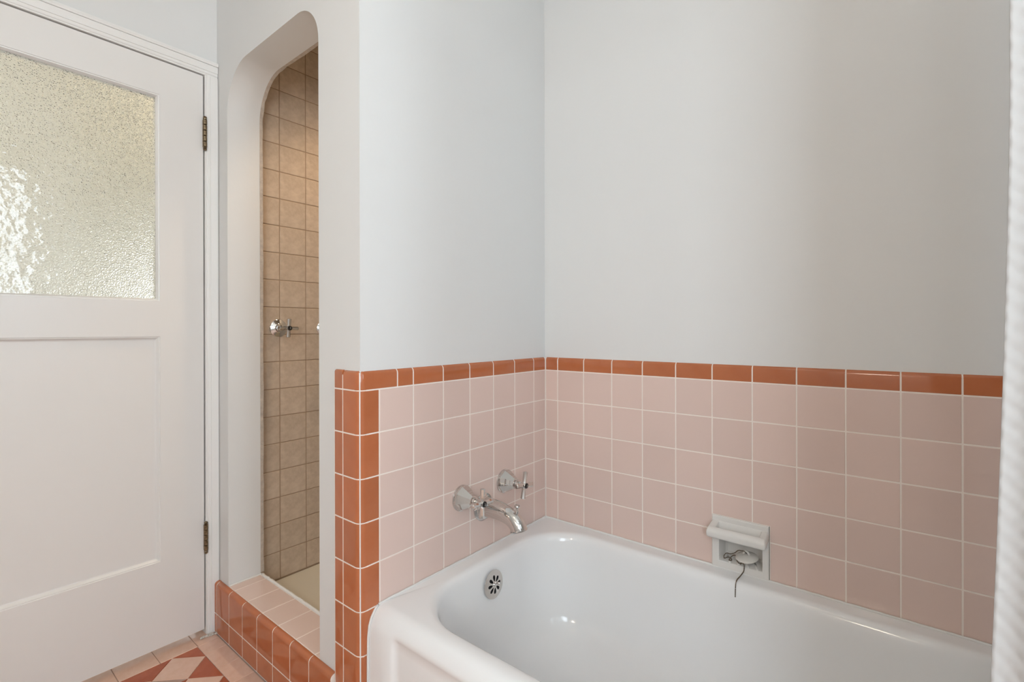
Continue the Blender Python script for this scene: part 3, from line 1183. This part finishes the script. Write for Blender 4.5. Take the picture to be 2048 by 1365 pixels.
lathe('trip_pin', op(-0.010, 0.001, 0.004), od + Vector((-0.25, 0, 0.0)), [(0, 0.0030), (0.006, 0.0030), (0.008, 0.0038), (0.0105, 0.003), (0.011, 0)], CHROME, plate, 12)

# ------------------------------------------------------------------ soap dish
y0, y1, z0, z1 = DISH
ny0, ny1, nz0, nz1 = NICHE
dish = empty('soap_dish', (0, (y0 + y1) / 2, z0))
tag(dish, 'white ceramic recessed soap dish with a grab bar set into the tiles', 'soap dish')
bm = bmesh.new()
fx = 0.0062


def ringf(lo, hi):
    return [(lo[0], lo[1]), (hi[0], lo[1]), (hi[0], hi[1]), (lo[0], hi[1])]


o_, i_ = ringf((y0 + 0.001, z0 + 0.001), (y1 - 0.001, z1)), ringf((ny0, nz0), (ny1, nz1))
prof = [(0.0, o_, -0.0055), (0.0, o_, fx - 0.0025), (0.0025, o_, fx)]


def grow(rc, d):
    (a, b), (c, _), (_, e), _ = rc
    return [(a + d, b + d), (c - d, b + d), (c - d, e - d), (a + d, e - d)]


lp_ = [[bm.verts.new((x, p[0], p[1])) for p in grow(rc, d)] for d, rc, x in prof]
lp_ += [[bm.verts.new((x, p[0], p[1])) for p in grow(rc, d)] for d, rc, x in
        [(-0.003, i_, fx), (-0.001, i_, fx - 0.001), (0.0, i_, fx - 0.003), (0.004, i_, -0.046), (0.010, i_, -0.052)]]
for A, B in zip(lp_, lp_[1:]):
    for i in range(4):
        j = (i + 1) % 4
        bm.faces.new((A[i], A[j], B[j], B[i]))
bm.faces.new(lp_[-1])
obj('dish_body', bm, CERAM, dish, smooth=40)
# ridges on the floor of the recess
for k in range(4):
    ya = ny0 + 0.022 + 0.0245 * k
    bm = bmesh.new()
    add_tube(bm, [(-0.038, ya - 0.010, nz0 + 0.0005), (fx - 0.002, ya + 0.008, nz0 + 0.0005)], 0.0032, 10)
    obj('drain_ridge', bm, CERAM, dish, smooth='all')
# grab bar: a frame standing out from the plate
bz0, bz1, bx1 = 0.4865, 0.5150, 0.0565
bm = bmesh.new()
hx0, hx1, hy0, hy1 = 0.0090, 0.0400, y0 + 0.0225, y1 - 0.0185


def rr_loop(x0, x1, ya, yb, r, k=5, onlyfront=False):
    p = []
    for (cx, cy, a0) in ((x1 - r, ya + r, -90), (x1 - r, yb - r, 0)):
        for i in range(k + 1):
            an = R(a0 + 90 * i / k)
            p.append((cx + r * math.cos(an), cy + r * math.sin(an)))
    for (cx, cy, a0) in ((x0 + r, yb - r, 90), (x0 + r, ya + r, 180)):
        for i in range(k + 1):
            an = R(a0 + 90 * i / k)
            p.append((cx + r * math.cos(an), cy + r * math.sin(an)))
    return p


def add_loops(seq):
    VV = [[bm.verts.new((p[0], p[1], z)) for p in L] for L, z in seq]
    m_ = len(VV[0])
    for A, B in zip(VV, VV[1:] + VV[:1]):
        for i in range(m_):
            j = (i + 1) % m_
            bm.faces.new((A[i], A[j], B[j], B[i]))


ya, yb = y0 - 0.0005, y1 + 0.0005
e = 0.0
seq = []
Rr = 0.0115
for i in range(7):
    a = i * math.pi / 12
    d_ = Rr * (1 - math.sin(a))
    seq.append((rr_loop(0.0045, bx1 - d_, ya + d_ * 0.5, yb - d_ * 0.5, 0.004), bz0 + Rr * (1 - math.cos(a)) if False else bz0 + Rr * (1 - math.cos(a))))
for i in range(7):
    a = math.pi / 2 - i * math.pi / 12
    d_ = Rr * (1 - math.sin(a))
    seq.append((rr_loop(0.0045, bx1 - d_, ya + d_ * 0.5, yb - d_ * 0.5, 0.004), bz1 - Rr * (1 - math.cos(a))))
seq.append((rr_loop(hx0 - 0.002, hx1 + 0.002, hy0 - 0.002, hy1 + 0.002, 0.005), bz1))
seq.append((rr_loop(hx0, hx1, hy0, hy1, 0.004), bz1 - 0.0025))
seq.append((rr_loop(hx0, hx1, hy0, hy1, 0.004), bz0))
add_loops(seq)
for v in bm.verts:
    v.co.z -= 0.011 * v.co.x / 0.0565
obj('grab_bar', bm, CERAM, dish, smooth=50)

# stopper and chain lying in the dish
sc = Vector((-0.006, 0.6955, 0.4225))
sd_ = Vector((0.16, -0.10, 0.97)).normalized()
st = empty('tub_stopper', sc)
tag(st, 'white rubber tub stopper with a dark bead chain lying in the soap dish', 'stopper')
lathe('stopper_disc', sc - sd_ * 0.010, sd_, [(0, 0.017), (0.007, 0.020), (0.0085, 0.0285), (0.0105, 0.0305), (0.0125, 0.0290), (0.016, 0.020), (0.0185, 0.010), (0.0195, 0)], RUBBER, st, 36, smooth=50)
bm = bmesh.new()
su_, sv_, _ = frame_of(sd_)
kc = sc + sd_ * 0.0095
add_tube(bm, [kc + Vector((0, math.cos(a) * 0.0070, 0)) + sd_ * (math.sin(a) * 0.0095) for a in [i * math.pi / 10 for i in range(11)]], 0.0030, 10)
obj('pull_loop', bm, RUBBER, st, smooth='all')
kn = kc + sd_ * 0.0065
cp = [kn + Vector((0.002, 0.002, -0.001)), kn + Vector((0.006, -0.004, 0.004)), kn + Vector((0.006, -0.012, 0.0035)), (0.004, 0.6745, 0.4405), (0.000, 0.6640, 0.4290), (-0.004, 0.6520, 0.4215),
      (-0.008, 0.6400, 0.4190), (-0.004, 0.6345, 0.4130), (0.000, 0.6350, 0.4070), (0.001, 0.6380, 0.4070), (-0.006, 0.6450, 0.4100), (-0.003, 0.6540, 0.4090), (0.001, 0.6560, 0.4060),
      (0.000, 0.6490, 0.4045), (-0.006, 0.6560, 0.4160), (-0.004, 0.6650, 0.4210), (0.001, 0.6700, 0.4120), (0.000, 0.6730, 0.4045), (0.002, 0.6800, 0.4030), (0.004, 0.6840, 0.4080), (0.008, 0.6900, 0.4085),
      (0.0100, 0.6925, 0.4040), (0.0105, 0.6915, 0.3900), (0.0110, 0.6880, 0.3825), (0.030, 0.6860, 0.3805), (0.048, 0.6840, 0.3795), (0.0600, 0.6835, 0.3760), (0.0660, 0.6835, 0.3650), (0.0690, 0.6835, 0.3400)]
pth = spline(cp, 14)
beads = [pth[0]]
acc = 0.0
for a, b in zip(pth, pth[1:]):
    acc += (b - a).length
    if acc >= 0.0033:
        beads.append(b)
        acc = 0
bm = bmesh.new()
for b in beads:
    bmesh.ops.create_icosphere(bm, subdivisions=1, radius=0.0018, matrix=Matrix.Translation(b))
add_tube(bm, pth[::3], 0.0005, 5)
obj('bead_chain', bm, CHAINM, st, smooth='all', recalc=False)

# ------------------------------------------------------------------ shower curtain
cur = empty('shower_curtain', (0.80, 1.31, 0.0))
tag(cur, 'white waffle-weave shower curtain hanging beside the tub', 'curtain')
ZT = 2.02
NS, NZ = 150, 60
Wf = 0.62
V_, UVs, F_ = [], [], []
for j in range(NZ + 1):
    z = 0.012 + (ZT - 0.012) * j / NZ
    k = j / NZ
    edge = 1.128 - 0.0145 * (max(0.0, 1.3 - z) / 0.6) ** 1.4
    for i in range(NS + 1):
        s = i / NS
        amp = 0.026 * (0.75 + 0.35 * (1 - k)) * min(1, s * 6)
        ph = s * 2 * math.pi * 4.5
        y = edge + (1.525 - edge) * s + 0.012 * math.sin(2 * ph + 0.6) * min(1, s * 4)
        x = 0.806 + amp * math.sin(ph - 0.5) + 0.006 * math.sin(ph * 0.37 + k * 3) * min(1, s * 6)
        V_.append((x - 0.80, y - 1.31, z))
        UVs.append((s * Wf, z))
mid = (NZ // 2) * (NS + 1)
arc = [0.0]
for i in range(NS):
    p0, p1 = Vector(V_[mid + i]), Vector(V_[mid + i + 1])
    arc.append(arc[-1] + (p1 - p0).length)
UVs = [(arc[k_ % (NS + 1)], uv_[1]) for k_, uv_ in enumerate(UVs)]
for j in range(NZ):
    for i in range(NS):
        a = j * (NS + 1) + i
        F_.append((a, a + 1, a + NS + 2, a + NS + 1))
me = bpy.data.meshes.new('curtain_cloth')
me.from_pydata(V_, [], F_)
uvl = me.uv_layers.new(name='UVMap')
for lpx in me.loops:
    uvl.data[lpx.index].uv = UVs[lpx.vertex_index]
me.materials.append(FABRIC)
for p in me.polygons:
    p.use_smooth = True
cl = bpy.data.objects.new('curtain_cloth', me)
COL.objects.link(cl)
cl.parent = cur
so = cl.modifiers.new('thickness', 'SOLIDIFY')
so.thickness = 0.0022
# rod and rings above the frame
rod = lathe('curtain_rod', (0.802, -0.0055, ZT + 0.022), (0, 1, 0), [(0, 0.026), (0.006, 0.026), (0.008, 0.0125), (1.557, 0.0125), (1.559, 0.026), (1.565, 0.026)], CHROME, None, 20)
tag(rod, 'straight chrome curtain rod above the tub carrying the white curtain', 'curtain rod')
for i in range(8):
    bm = bmesh.new()
    yq = 1.145 + 0.052 * i
    add_tube(bm, [(0.802 + 0.019 * math.cos(a), yq, ZT + 0.016 + 0.022 * math.sin(a)) for a in [q * math.pi / 9 for q in range(19)]], 0.0016, 6)
    obj('curtain_ring', bm, CHROME, cur, smooth='all')
